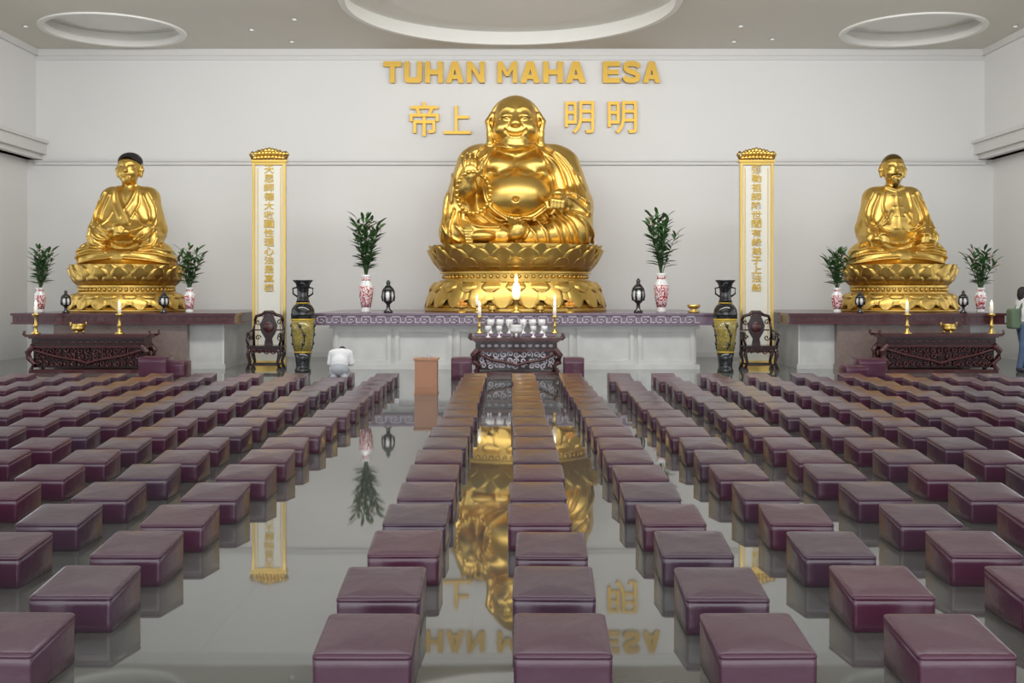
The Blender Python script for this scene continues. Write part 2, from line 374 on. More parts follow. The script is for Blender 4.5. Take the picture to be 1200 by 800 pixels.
# ------------------------------------------------------------------ couplet boards
def board(px0,px1,chars,d=22.7):
    s=d/F; e=empty('couplet_board'); b_=B(); x0,x1=PX(px0,d),PX(px1,d); z1=PZ(190,d); cx=(x0+x1)/2
    b_.box(x0,x1,d,d+0.10,0.0,z1,CREAM)
    fw=0.055
    b_.box(x0,x0+fw,d-0.04,d,0,z1,GOLD2); b_.box(x1-fw,x1,d-0.04,d,0,z1,GOLD2); b_.box(x0+fw,x1-fw,d-0.04,d,z1-fw,z1,GOLD2); b_.box(x0+fw,x1-fw,d-0.04,d,0,0.12,GOLD2)
    b_.box(x0+fw+0.05,x0+fw+0.065,d-0.012,d,0.2,z1-.12,GOLD2); b_.box(x1-fw-0.065,x1-fw-0.05,d-0.012,d,0.2,z1-.12,GOLD2)
    b_.box(x0-0.03,x1+0.03,d-0.08,d+0.12,z1,z1+0.04,GOLD2)
    for k in range(9):
        a=(k-4)/4.0; bx=cx+a*0.30
        for q,(zz,rr) in enumerate(((z1+0.08,0.055),(z1+0.17,0.06))):
            b_.ball((bx+(0.02 if q else 0),d-0.02,zz+0.02*math.cos(a*1.4)),(0.05,0.06,rr),GOLD2,8,6)
    for k in range(7):
        a=(k-3)/3.0; b_.ball((cx+a*0.22,d,z1+0.25-0.05*abs(a)),(0.055,0.05,0.07),GOLD2,8,6)
    b_.tube([(cx-0.34,d,z1+0.06),(cx-0.40,d,z1+0.16),(cx-0.34,d,z1+0.22)],0.035,GOLD2)
    b_.tube([(cx+0.34,d,z1+0.06),(cx+0.40,d,z1+0.16),(cx+0.34,d,z1+0.22)],0.035,GOLD2)
    b_.obj('board',e)
    top,bot=193,342; n=len(chars); st=(bot-top)/n
    for i,ch in enumerate(chars):
        text('character_%d'%(i+1),ch,cx,PZ(top+st*(i+0.5),d),d-0.012,0.21,st*s*0.88,GOLDP,0.006,0.014,e)
board(296,335,'天恩師德大收圓性理心法是真機')
board(867,906,'彌勒祖師降世間有緣弟子上法船')

# ------------------------------------------------------------------ ALTARS
AD=21.7; AT=1.15
b_=B(); x0,x1=PX(367,AD),PX(838,AD); zb=PZ(381,AD)
b_.box(x0,x1,AD,25.9,AT-0.04,AT,VIOL); b_.box(x0+0.03,x1-0.03,AD+0.03,25.9,zb+0.02,AT-0.04,VIOL); b_.box(x0+0.01,x1-0.01,AD+0.01,25.9,zb,zb+0.02,VIOL)
u=0.30; n=int((x1-x0-0.1)/u); za,zt=zb+0.045,AT-0.06; hh=zt-za; t=0.022; yy=AD+0.02
for i in range(n):
    a=x0+0.07+i*u
    for q in ((a,a+u*0.72,zt-t,zt),(a,a+t,za,zt),(a,a+u*0.5,za,za+t),(a+u*0.5-t,a+u*0.5,za,za+hh*0.6),(a+u*0.25,a+u*0.5,za+hh*0.6-t,za+hh*0.6),(a+u*.72-t,a+u*.72,za,zt),(a+u*.72,a+u,za,za+t)):
        b_.box(q[0],q[1],yy-0.004,yy+0.02,q[2],q[3],VLIGHT)
bx0,bx1=PX(388,AD),PX(818,AD); yb=AD+0.22
b_.box(bx0,bx1,yb,25.9,0,zb,MARB)
b_.box(bx0-0.06,bx1+0.06,yb-0.06,yb,zb-0.07,zb,MARB); b_.box(bx0-0.06,bx1+0.06,yb-0.08,yb,0,0.10,MARB)
npn=6; pw=(bx1-bx0)/npn
for i in range(npn):
    a=bx0+i*pw; 
    b_.box(a+0.04,a+0.12,yb-0.04,yb,0.1,zb-0.07,MARB); b_.box(a+pw-0.12,a+pw-0.04,yb-0.04,yb,0.1,zb-0.07,MARB)
    b_.box(a+0.12,a+pw-0.12,yb-0.04,yb,0.1,0.18,MARB); b_.box(a+0.12,a+pw-0.12,yb-0.04,yb,zb-0.15,zb-0.07,MARB)
b_.obj('main_altar')
def side_altar(p0,p1,pl0,pl1,pr0,pr1):
    b_=B(); x0,x1=PX(p0,AD),PX(p1,AD); zb=PZ(380,AD)
    b_.box(x0,x1,AD,25.9,AT-0.05,AT,REDST); b_.box(x0+0.03,x1-0.03,AD+0.03,25.9,zb+0.03,AT-0.05,REDST); b_.box(x0,x1,AD+0.01,25.9,zb,zb+0.03,REDST)
    for k in range(26):
        a=x0+0.12+(x1-x0-0.24)*k/26; b_.box(a,a+0.11,AD+0.018,AD+0.04,zb+0.06,AT-0.08,ROSE)
    a,b2=PX(pl0,AD),PX(pl1,AD); b_.box(a,b2,AD+0.3,25.9,0,zb,MARB); b_.box(a-0.03,b2+0.03,AD+0.27,AD+0.3,0,0.1,MARB)
    for q in range(5): 
        xx=a+(b2-a)*q/4; b_.box(xx-0.03 if q else xx,xx+0.03 if q<4 else xx,AD+0.285,AD+0.3,0.1,zb,TRIM)
    a,b2=PX(pr0,AD),PX(pr1,AD); b_.box(a,b2,AD+0.12,AD+0.3,0,zb,GRAN); b_.box(a-0.03,b2+0.03,AD+0.09,AD+0.3,0,0.1,GRAN)
    b_.obj('side_altar')
side_altar(12,276,30,258,60,217)
side_altar(924,1180,940,1172,983,1140)

# ------------------------------------------------------------------ LOTUS PEDESTALS
def petal(b_,cx,cy,ry,th,r0,z0,r1,z1,W,bul,m,curl=0.05,nu=8,nv=9,th_=0.045):
    v=[]
    for j in range(nv+1):
        t=1-(1-j/nv)**1.4; w=W*(0.86+0.14*math.sin(math.pi*min(t*1.2,1)))*max(0,(1-t**6))**0.5
        rb=r0+(r1-r0)*t+bul*math.sin(math.pi*min(1,t*1.02))+curl*max(0,t-0.75)*1.5
        z=z0+(z1-z0)*(t+0.03*math.sin(math.pi*t))
        for i in range(nu+1):
            uu=-1+2*i/nu; r=rb+th_*(1-uu*uu)*(1-0.5*t)+0.016*math.exp(-((abs(uu)-0.75)/0.2)**2)-0.02*abs(uu)**6; a=th+uu*w/r1
            v.append((cx+r*math.cos(a),cy+ry*r*math.sin(a),z))
    f=[(j*(nu+1)+i,j*(nu+1)+i+1,(j+1)*(nu+1)+i+1,(j+1)*(nu+1)+i) for j in range(nv) for i in range(nu)]
    b_.add(v,f,m,True)
def pedestal(b_,cx,cy,ry,z0,zt,Ru,Rl,n1,zw0,zw1):
    H=zw0-z0
    b_.lathe(cx,cy,[(Rl*0.99,z0),(Rl*1.0,z0+0.03),(Rl*1.0,z0+0.13*H),(Rl*0.96,z0+0.16*H),(Rl*0.97,z0+0.22*H),(Rl*0.94,z0+0.3*H),(Rl*0.86,z0+0.7*H),(Rl*0.80,zw0-0.02),(Rl*0.84,zw0),(Rl*0.84,zw0+0.03),(Rl*0.78,zw0+0.04),(Rl*0.78,zw1-0.05),(Rl*0.83,zw1-0.04),(Rl*0.83,zw1),(Ru*0.80,zw1),(Ru*0.90,zw1+(zt-zw1)*0.5),(Ru*0.93,zt-0.05),(Ru*0.93,zt)],GOLD,72,ry,False)
    for k in range(n1):
        a=2*math.pi*k/n1; W=math.pi*Rl*0.97/n1
        petal(b_,cx,cy,ry,a+math.pi/n1,Rl*0.84,zw0,Rl*0.965,z0+0.40*H,W*1.0,0.05,GOLD,0.03)
        petal(b_,cx,cy,ry,a,Rl*0.87,zw0-0.02,Rl*0.985,z0+0.15*H,W*1.0,0.05,GOLD,0.05)
        petal(b_,cx,cy,ry,a+math.pi/n1,Rl*0.87,zw0,Rl*0.94,z0+0.66*H,W*0.8,0.05,GOLD,0.04)
    Hu=zt-zw1
    for k in range(n1):
        a=2*math.pi*k/n1; W=math.pi*Ru/n1
        petal(b_,cx,cy,ry,a+math.pi/n1,Ru*0.86,zw1+0.15*Hu,Ru*0.955,zt+0.005,W*1.0,0.02,GOLD,0.04)
        petal(b_,cx,cy,ry,a,Ru*0.82,zw1+0.02,Ru*0.975,zt-0.16*Hu,W*1.0,0.05,GOLD,0.05)
        petal(b_,cx,cy,ry,a+math.pi/n1,Ru*0.78,zw1-0.02,Ru*0.93,zt-0.50*Hu,W*0.95,0.06,GOLD,0.04)
    for k in range(n1*3):
        a=2*math.pi*k/(n1*3); b_.ball((cx+Rl*0.79*math.cos(a),cy+ry*Rl*0.79*math.sin(a),(zw0+zw1)/2),0.045,GOLD,8,5)

# ------------------------------------------------------------------ MAIN BUDDHA
MC=(PX(604,23.75),23.75)
e=empty('laughing_buddha_statue')
b_=B(); pedestal(b_,MC[0],MC[1],0.84,AT,2.60,1.99,2.02,22,1.80,2.02); b_.obj('lotus_pedestal',e)
f=Field((-102,-86,-6),(104,46,180),0.9)
def q(px,py): return (px-604,283-py)
def qs(l): return [q(*p) for p in l]
f.ell((1,2,7),(90,58,14),6)
for sg in (-1,1):
    f.cap((sg*22,2,26),(sg*70,-26,17),25,18,8)
    f.cap((sg*70,-30,14),(sg*14,-50,9),16,11,6)
f.cap((30,0,30),(68,-26,26),25,19,7)
f.ell((2,6,55),(62,42,50),8); f.ell((2,8,84),(60,34,30),10)
f.cap((-38,8,97),(42,8,97),21,21,10)
f.cap((-48,6,92),(-62,-8,52),22,20,8); f.cap((54,6,90),(68,-6,52),23,21,8)
f.ell((-64,-14,36),(21,26,28),8); f.ell((70,-16,38),(20,26,24),8)
f.cap((-66,-14,48),(-54,-44,64),15,11,6); f.cap((72,-16,46),(54,-44,46),17,11,6)
f.ell((2,-16,54),(46,42,36),6); f.ell((-18,-14,90),(22,16,14),7); f.ell((23,-14,90),(22,16,14),7)
# neck & head
f.cap((0,2,106),(0,-6,122),23,20,6)
f.ell((0,0,147),(25,27,25),4); f.ell((0,-6,130),(26.5,24,18),6); f.ell((0,-20,116),(13,10,8),5); f.ell((0,-12,111),(22,18,8),4)
for sg in (-1,1):
    f.ell((sg*14,-21.5,131.5),(10.5,8,8.5),5); f.ell((sg*10,-24.5,144),(6,4,3),4)
    f.chain([(sg*27,0,150),(sg*31,0,142),(sg*30,-1,128),(sg*29.5,-3,117)],[4,4.5,3.6,5],2.5)
    f.ell((sg*29,-4,141),(1.5,3,5),1.5,None,'s')
    f.ell((sg*4,-30.0,135.5),(3,3,2.4),2)
f.chain([(0,-24,146),(0,-30.5,137)],[3,4],4)
for sg in (-1,1):
    f.ridge([(sg*20,149),(sg*15,153.5),(sg*9,155),(sg*3.5,152.5)],1.6,0.9,-8)
    f.ridge([(sg*17.5,142),(sg*14,144),(sg*10,144.6),(sg*5,142.4)],1.0,-1.6,-8)
    f.ridge([(sg*7,136),(sg*11,131.5),(sg*12.5,127)],1.4,-0.7,-8)
f.ridge([(-12,129),(-8,125.5),(0,123.6),(8,125.5),(12,129)],1.1,-2.0,-8)
f.ridge([(-6,121.2),(0,120),(6,121.2)],1.6,0.8,-8); f.ridge([(-7,128.0),(0,126.8),(7,128.0)],1.1,0.6,-8)
f.ridge([(-20,118),(-10,111),(0,109),(10,111),(20,118)],1.5,-1.6,-8)
# halo hood
f.ell((0,16,142),(32.5,3.2,33),1.5)
# chest opening
op=qs([(582,172),(570,190),(567,212),(572,236),(590,252),(606,256),(626,252),(644,236),(648,212),(640,190),(626,170),(604,176)])
f.emboss(op,-3.4,1.6,0)
f.ridge(op+[op[0]],2.2,1.8,0)
f.ridge(qs([(576,200),(590,207),(603,203),(618,207),(634,200)]),2.2,-1.5,0); f.ridge(qs([(604,182),(604,200)]),2,-0.8,0)
f.ridge(qs([(578,240),(590,249),(606,252),(622,249),(636,240)]),1.5,-1.4,0)
n_=q(604,234); f.ell((n_[0],f.front(*n_),n_[1]),(3.0,4,2.2),2,None,'s')
folds=[([(566,170),(550,180),(537,198),(530,225),(527,255)],2.0,2.8),([(572,178),(558,192),(547,208),(540,214)],1.9,2.4),([(560,176),(548,190),(541,205)],1.6,1.8),
([(525,225),(521,250),(519,278)],2.0,2.6),([(534,245),(529,262),(530,280)],1.9,3.0),([(540,248),(541,262),(552,274)],1.9,3.0),([(548,252),(560,262),(585,264)],1.9,2.8),([(536,262),(550,276),(575,281)],1.8,2.6),([(562,250),(578,260),(596,260)],1.7,2.2),([(528,200),(533,215),(531,235)],1.7,2.0),
([(556,186),(549,197),(546,206)],1.4,1.6),([(521,262),(526,272),(540,280)],1.7,2.2),([(569,246),(584,256),(598,257)],1.4,1.7),
([(640,170),(656,180),(670,196),(680,218),(686,240)],2.0,2.8),([(634,176),(652,190),(660,206),(664,222)],1.9,2.6),([(648,178),(664,196),(671,215),(674,230)],1.8,2.2),([(655,222),(672,226),(688,236)],1.8,2.4),([(652,228),(672,234),(690,248)],1.8,2.4),
([(664,246),(680,252),(692,266),(696,280)],2.2,3.2),([(655,248),(668,260),(678,281)],2.0,3.0),([(640,250),(652,264),(658,282)],2.0,3.0),([(628,256),(638,268),(641,282)],1.9,2.6),([(612,254),(630,257),(645,252)],1.8,2.2),([(684,224),(690,238),(688,250)],1.7,1.9),([(672,200),(680,205),(686,222)],1.7,1.8),([(618,262),(626,272),(628,282)],1.7,2.0),([(648,250),(660,262),(668,281)],1.5,2.0),([(672,250),(684,262),(688,281)],1.6,2.2)]
for P,w,a in folds: f.ridge(qs(P),w,a,4)
# feet
def foot(c,dirx,L=15):
    f.ell(c,(L,9,6.5),3); 
    for i in range(5):
        zz=c[2]+5.5-i*3.1; ln=5-0.6*i; f.cap((c[0]+dirx*(L-4),c[1]-3,zz),(c[0]+dirx*(L+ln-1),c[1]-5,zz),2.5-0.2*i,2.2-0.2*i,0.8)
foot((-38,-60,9),-1,15)
c=(2,-64,14); f.ell(c,(10,9,13),4,(0,25,0))
for i in range(5): f.cap((c[0]-8+i*3.4,c[1]-6,c[2]+9-i*0.6),(c[0]-10+i*4.2,c[1]-10,c[2]+15-i*1.4),2.6-.25*i,2.3-.25*i,0.8)
f.ridge([(-6,3),(8,6),(14,14)],1.6,-1.5,-50)
# raised hand (viewer left)
hu,hv,hw=-51,-54,80
f.cap((-56,-42,62),(hu,hv+2,hw-6),9,7,4); f.ell((hu,hv,hw),(9,5,9.5),3)
for i,(dx,ln,bend) in enumerate(((-7,10,4),(-2.6,13,5),(2,13,5),(6.4,10,7))):
    f.chain([(hu+dx,hv,hw+6),(hu+dx*1.25,hv-1.5,hw+6+ln*0.6),(hu+dx*1.3,hv-bend,hw+6+ln)],[2.5,2.3,1.9],0.7)
f.chain([(hu+7,hv-2,hw-4),(hu+13,hv-4,hw+2),(hu+13,hv-6,hw+9)],[3,2.6,2],1)
# resting hand (viewer right)
hu,hv,hw=49,-58,46
f.ell((hu,hv,hw),(10,7,8),3)
for i in range(4):
    f.chain([(hu-6+i*4.0,hv-3,hw+4-i*.5),(hu-8+i*4.0,hv-9,hw+1-i*.5),(hu-9+i*4.0,hv-9,hw-7)],[2.7,2.5,2.0],0.7)
f.chain([(hu-8,hv,hw+2),(hu-14,hv-5,hw-1),(hu-13,hv-8,hw-7)],[2.9,2.5,2.0],1)
f.ell((hu-2,hv-5,hw+9),(6,5,4),1.5)
def mt(V):
    t=np.zeros(len(V)); fr=V[:,1]<-18
    for sg in (-1,1): 
        t=np.maximum(t,np.where(fr&(np.abs(V[:,2]-(143.6-0.04*(np.abs(V[:,0])-11)**2))<0.8)&(np.abs(V[:,0]-sg*11)<5.5),0.7,0))
    return t
SC=(0.0189,0.0189,0.0195)
org=(MC[0],MC[1],2.595)
bd=B()
for i in range(26):
    a=2*math.pi*i/26; u_,w_=-48+19*math.sin(a),57+22*math.cos(a); v_=min(f.front(u_,w_),-40)-1.0
    bd.ball((org[0]+u_*SC[0],org[1]+v_*SC[1],org[2]+w_*SC[2]),0.052,GOLD2,10,7)
bd.obj('prayer_beads',e)
f.obj('figure',org,SC,[GOLD],mt,e)

# ------------------------------------------------------------------ SIDE STATUES
def side_statue(name,cpx,pedpx,hair,kind):
    d=23.4; e=empty(name); X=PX(cpx,d)
    b_=B(); pedestal(b_,PX(pedpx,d),d,0.9,AT,2.17,1.24,1.25,18,1.55,1.72); b_.obj('lotus_pedestal',e)
    f=Field((-70,-54,-5),(70,32,136),0.7)
    f.ell((0,-2,7),(58,36,11),5)
    for sg in (-1,1):
        f.cap((sg*14,0,16),(sg*42,-14,13),17,13,6); f.cap((sg*42,-16,10),(sg*-4,-32,8),12,8,5)
        f.cap((sg*22,2,76),(sg*33,-4,42),12,12,6)
        if kind==0: f.cap((sg*33,-8,40),(sg*6,-28,38),12,7,5); f.ell((sg*30,-14,28),(12,14,16),5)
        else: f.cap((sg*33,-8,42),(sg*32,-28,30),12,8,5); f.ell((sg*32,-14,28),(11,14,14),5)
    f.ell((0,2,54),(30,20,38),8); f.cap((-20,3,78),(20,3,78),12,12,8)
    f.ell((0,-6,44),(24,18,24),8)
    f.cap((0,1,84),(0,-1,96),8.5,7.5,4)
    hz=112
    f.ell((0,0,hz+2),(13,14.5,14.5),3); f.ell((0,-4,hz-8),(11,11,10),4); f.ell((0,-11,hz-14.5),(5,4,3.5),3)
    f.chain([(0,-12.5,hz+3),(0,-16.0,hz-4)],[1.6,2.1],2)
    for sg in (-1,1):
        f.chain([(sg*13,1,hz+3),(sg*14.3,0,hz-2),(sg*13.3,0,hz-9)],[2.0,2.4,1.9],1.2)
        f.ell((sg*1.8,-15.0,hz-4.5),(1.5,1.5,1.3),1); f.ell((sg*6,-9.5,hz-6),(4,4,4),3)
        f.ridge([(sg*9,hz+0.8),(sg*5.5,hz+1.4),(sg*2.5,hz+0.2)],0.8,-0.9,-6)
        f.ridge([(sg*9.5,hz+4.5),(sg*5.5,hz+5.8),(sg*2,hz+4.5)],0.9,0.5,-6)
    f.ridge([(-4.5,hz-9.8),(0,hz-10.2),(4.5,hz-9.8)],0.8,-1.1,-6); f.ridge([(-3.5,hz-12),(0,hz-12.5),(3.5,hz-12)],1,0.6,-6)
    if kind==0:
        for P,w,a in (([(-12,90),(-8,76),(2,60),(10,48)],1.9,2.4),([(12,90),(9,78),(2,64)],1.9,2.4),([(-15,86),(-14,72),(-4,54)],1.4,1.5),([(16,86),(16,70),(10,54)],1.4,1.5)): f.ridge(P,w,a,0)
        f.emboss([(-9,92),(0,66),(9,92)],-2.2,1.5,0)
    else:
        f.ridge([(-10,90),(0,87),(10,90)],1.8,2.0,0); f.ridge([(0,86),(0,60),(0,34)],1.0,1.2,0)
        for zz in (78,66,54,42): f.cap((-5,f.front(-5,zz),zz),(5,f.front(5,zz),zz),1.2,1.2,0.8); 
        for P in ([(-14,84),(-17,66),(-12,48)],[(14,84),(17,66),(12,48)],[(-8,60),(-14,50),(-22,44)],[(8,58),(14,48),(22,44)]): f.ridge(P,1.6,1.5,0)
    for sg in (-1,1):
        for P,w,a in (([(26,84),(34,68),(38,50),(40,34)],1.7,2.3),([(20,80),(27,64),(30,50)],1.6,2.1),([(30,50),(22,42),(12,38)],1.6,2.1),([(38,42),(28,30),(14,28)],1.6,2.3),([(42,34),(36,22),(22,18)],1.6,2.3),([(54,16),(38,20),(18,22)],1.4,1.9),([(57,8),(40,13),(16,15)],1.4,1.9),([(52,2),(30,6),(8,8)],1.4,2.1),([(24,36),(10,26),(0,24)],1.4,1.7),([(45,24),(50,16),(52,6)],1.4,1.7),([(32,74),(37,60),(35,44)],1.2,1.5),([(34,36),(30,26),(18,23)],1.2,1.5),([(14,60),(20,50),(28,44)],1.3,1.6)):
            f.ridge([(sg*p[0],p[1]) for p in P],w,a,2)
    def hand(cx,cv,cw,sg):
        f.ell((cx,cv,cw),(6,4.5,4),2)
        for i in range(4): f.chain([(cx-sg*3,cv-2,cw+2.4-i*1.7),(cx-sg*8,cv-3.5,cw+2-i*1.7),(cx-sg*11,cv-3,cw+0.5-i*1.6)],[1.4,1.3,1.0],0.5)
        f.chain([(cx,cv-1,cw+3),(cx-sg*4,cv-3,cw+6),(cx-sg*7,cv-4,cw+6)],[1.5,1.3,1.0],0.5)
    if kind==0: hand(7,-35,37,1); hand(-7,-36,40,-1)
    else: hand(30,-37,29,1); hand(-30,-37,29,-1)
    if hair: f.ell((0,2.4,hz+7.2),(14.0,14.4,11.2),1.0,None,'u',1)
    if kind==1: f.ell((0,-13,hz-17.5),(3.2,2.6,4.5),1,None,'u',0)
    def tt(V):
        t=np.zeros(len(V)); fr=V[:,1]<-6; ax=np.abs(V[:,0])
        t=np.where(fr&(np.abs(V[:,2]-(hz+1.0))<0.55)&(ax>3)&(ax<8),0.75,t)
        if kind==1:
            t=np.where(fr&(np.abs(V[:,2]-(hz+5.3))<0.6)&(ax>2.5)&(ax<9),0.6,t)
            t=np.where(fr&(np.abs(V[:,2]-(hz-7.8-0.05*ax*ax))<1.1)&(ax<6.2),0.9,t); t=np.where(fr&(V[:,2]<hz-14)&(V[:,2]>hz-23)&(ax<3),0.8,t)
            t=np.where((V[:,2]>hz+10-0.35*(V[:,1]+14)),0.7,t)
        else:
            t=np.where((V[:,2]>hz+9.5-0.5*(V[:,1]+14))&(ax<13.6),1.0,t)
        return t
    f.obj('figure',(X,d,2.155),(0.0187,0.0187,0.0191),[GOLD,HAIR],tt,e)
side_statue('robed_master_statue',152,149,True,0)
side_statue('bearded_master_statue',1046,1053,False,1)

# ------------------------------------------------------------------ PLANTS IN VASES
def plant(name,px,ptop,pw,pvt,d,vw,zbase,nst=12,seed=0):
    rnd=random.Random(seed); s=d/F; e=empty(name); X=PX(px,d); zt=PZ(pvt,d); Z1=PZ(ptop,d); R_=pw*s/2
    H=zt-zbase; w=vw*s/2
    b_=B()
    b_.lathe(X,d,[(w*.62,zbase),(w*.70,zbase+.03),(w*.60,zbase+H*.1),(w*.82,zbase+H*.35),(w*1.0,zbase+H*.62),(w*.95,zbase+H*.74),(w*.58,zbase+H*.86),(w*.56,zbase+H*.93),(w*.85,zt),(w*.74,zt),(w*.5,zt-H*.06)],WHC,28)
    b_.lathe(X,d,[(w*.66,zbase+H*.14),(w*.80,zbase+H*.30),(w*.92,zbase+H*.42),(w*1.015,zbase+H*.60),(w*1.0,zbase+H*.70)],REDC,28,1,True,0.01,12)
    b_.lathe(X,d,[(w*.62,zbase+H*.84),(w*.60,zbase+H*.92)],REDC,28)
    b_.obj('vase',e)
    b_=B()
    def leaf(P,dr,ln,wd,m):
        dr=dr.normalized(); side=dr.cross(Vector((rnd.uniform(-.4,.4),rnd.uniform(-.4,.4),1))); 
        if side.length<.05: side=Vector((1,0,0))
        side.normalize(); v=[];n=5
        for j in range(n+1):
            t=j/n; c=P+dr*ln*t+Vector((0,0,-0.28*ln*t*t)); ww=wd*math.sin(math.pi*(0.08+0.92*t))**0.8*(1-0.35*t)
            v+= [c-side*ww,c+Vector((0,0,-ww*.35)),c+side*ww]
        f=[]
        for j in range(n): f+=[(j*3,j*3+1,j*3+4,j*3+3),(j*3+1,j*3+2,j*3+5,j*3+4)]
        b_.add(v,f,m,True)
    for i in range(nst):
        a=2*math.pi*i/nst+rnd.uniform(-.3,.3); rr=R_*rnd.uniform(0.12,0.78); top=zt+(Z1-zt)*rnd.uniform(0.62,0.97)*(1.0-0.18*rr/R_)
        P0=Vector((X,d,zt-0.10)); P1=Vector((X+rr*.45*math.cos(a),d+rr*.45*math.sin(a),zt+(top-zt)*.5)); P2=Vector((X+rr*math.cos(a),d+rr*math.sin(a),top))
        pts=[P0.lerp(P1,t/3) for t in range(3)]+[P1.lerp(P2,t/3) for t in range(4)]
        b_.tube(pts,[0.009]*4+[0.006]*3,STEM,5)
        nl=14
        for k in range(nl):
            t=0.22+0.78*k/(nl-1); P=(P0.lerp(P1,t*2) if t<.5 else P1.lerp(P2,t*2-1)); aa=a+k*2.4+rnd.uniform(-.4,.4)
            up=0.3+0.8*t
            leaf(P,Vector((math.cos(aa),math.sin(aa),up)),R_*rnd.uniform(.5,.75),R_*.085,LEAF)
        if i%3==0:
            for k in range(3): b_.ball((P2.x+rnd.uniform(-.04,.04),P2.y,P2.z-.08*k),(.018,.018,.025),FLWR,6,4)
    b_.obj('foliage',e)
plant('potted_bamboo_plant',429,244,52,322,22.3,17,AT,14,1)
plant('potted_bamboo_plant',775,237,52,320,22.3,17,AT,14,2)
for i,px in enumerate((47,222,981,1149)): plant('potted_bamboo_plant',px,284,44,337,22.3,13,AT,11,5+i)

# ------------------------------------------------------------------ small altar lamps/urns
def urn(px,ptop,d,w):
    s=d/F; X=PX(px,d); H=PZ(ptop,d)-AT; r=w*s/2; b_=B()
    b_.lathe(X,d,[(r*.75,AT),(r*.8,AT+H*.05),(r*.35,AT+H*.12),(r*.3,AT+H*.26),(r*.7,AT+H*.33),(r*.95,AT+H*.37)],BLACKC,20)
    b_.lathe(X,d,[(r*.80,AT+H*.37),(r*.92,AT+H*.5),(r*.80,AT+H*.66)],WHC,20)
    for k in range(6):
        a=k*math.pi/3; b_.tube([(X+r*.86*math.cos(a),d+r*.86*math.sin(a),AT+H*.36),(X+r*1.0*math.cos(a),d+r*1.0*math.sin(a),AT+H*.5),(X+r*.86*math.cos(a),d+r*.86*math.sin(a),AT+H*.67)],0.20*r,BLACKC,6)
    b_.lathe(X,d,[(r*.9,AT+H*.66),(r*1.05,AT+H*.70),(r*.7,AT+H*.78),(r*.35,AT+H*.84),(r*.3,AT+H*.88),(r*.42,AT+H*.92),(r*.1,AT+H)],BLACKC,20)
    b_.obj('altar_lantern')
urn(455,328,22.0,14); urn(748,326,22.0,14)
for px in (77,192,1008,1129): urn(px,340,21.98,11)

# ------------------------------------------------------------------ floor vases
def floor_vase(px):
    d=21.15; X=PX(px,d); H=PZ(328,d); r=0.235; b_=B()
    P=lambda l,m: b_.lathe(X,d,[(a*r,z*H) for a,z in l],m,36)
    P([(.66,0),(.70,.015),(.60,.04),(.58,.08),(.64,.14),(.72,.21)],BLACKC)
    P([(.72,.21),(.735,.225)],GOLDP)
    P([(.735,.225),(.84,.34),(.93,.46),(.985,.56)],YELC)
    P([(.985,.56),(.995,.58)],GOLDP)
    P([(.995,.58),(1.0,.63),(.96,.68),(.82,.715),(.60,.745)],BLACKC)
    P([(.61,.745),(.59,.755)],GOLDP)
    P([(.59,.755),(.50,.79),(.47,.85),(.50,.91),(.62,.96),(.80,.985),(.88,1.0),(.78,1.0),(.5,.95)],BLACKC)
    for k in range(4):
        a0=-math.pi/2+k*math.pi/2
        pts=[]
        for j in range(7):
            t=j/6; z=.25+.29*t; rr=(.76+.30*t-.08*t*t)*r+.002; a=a0+.35*math.sin(t*4)
            pts.append((X+rr*math.cos(a),d+rr*math.sin(a),z*H))
        b_.tube(pts,.012,BLACKC,6)
        for p in pts[1::2]: b_.ball((p[0],p[1],p[2]+.02),(.035,.035,.04),BLACKC,7,5)
    for sg in (-1,1):
        b_.tube([(X+sg*.5*r,d,.92*H),(X+sg*.85*r,d,.91*H),(X+sg*.82*r,d,.85*H),(X+sg*.48*r,d,.82*H)],0.018,BLACKC,8)
    b_.obj('floor_vase')
floor_vase(355); floor_vase(850)

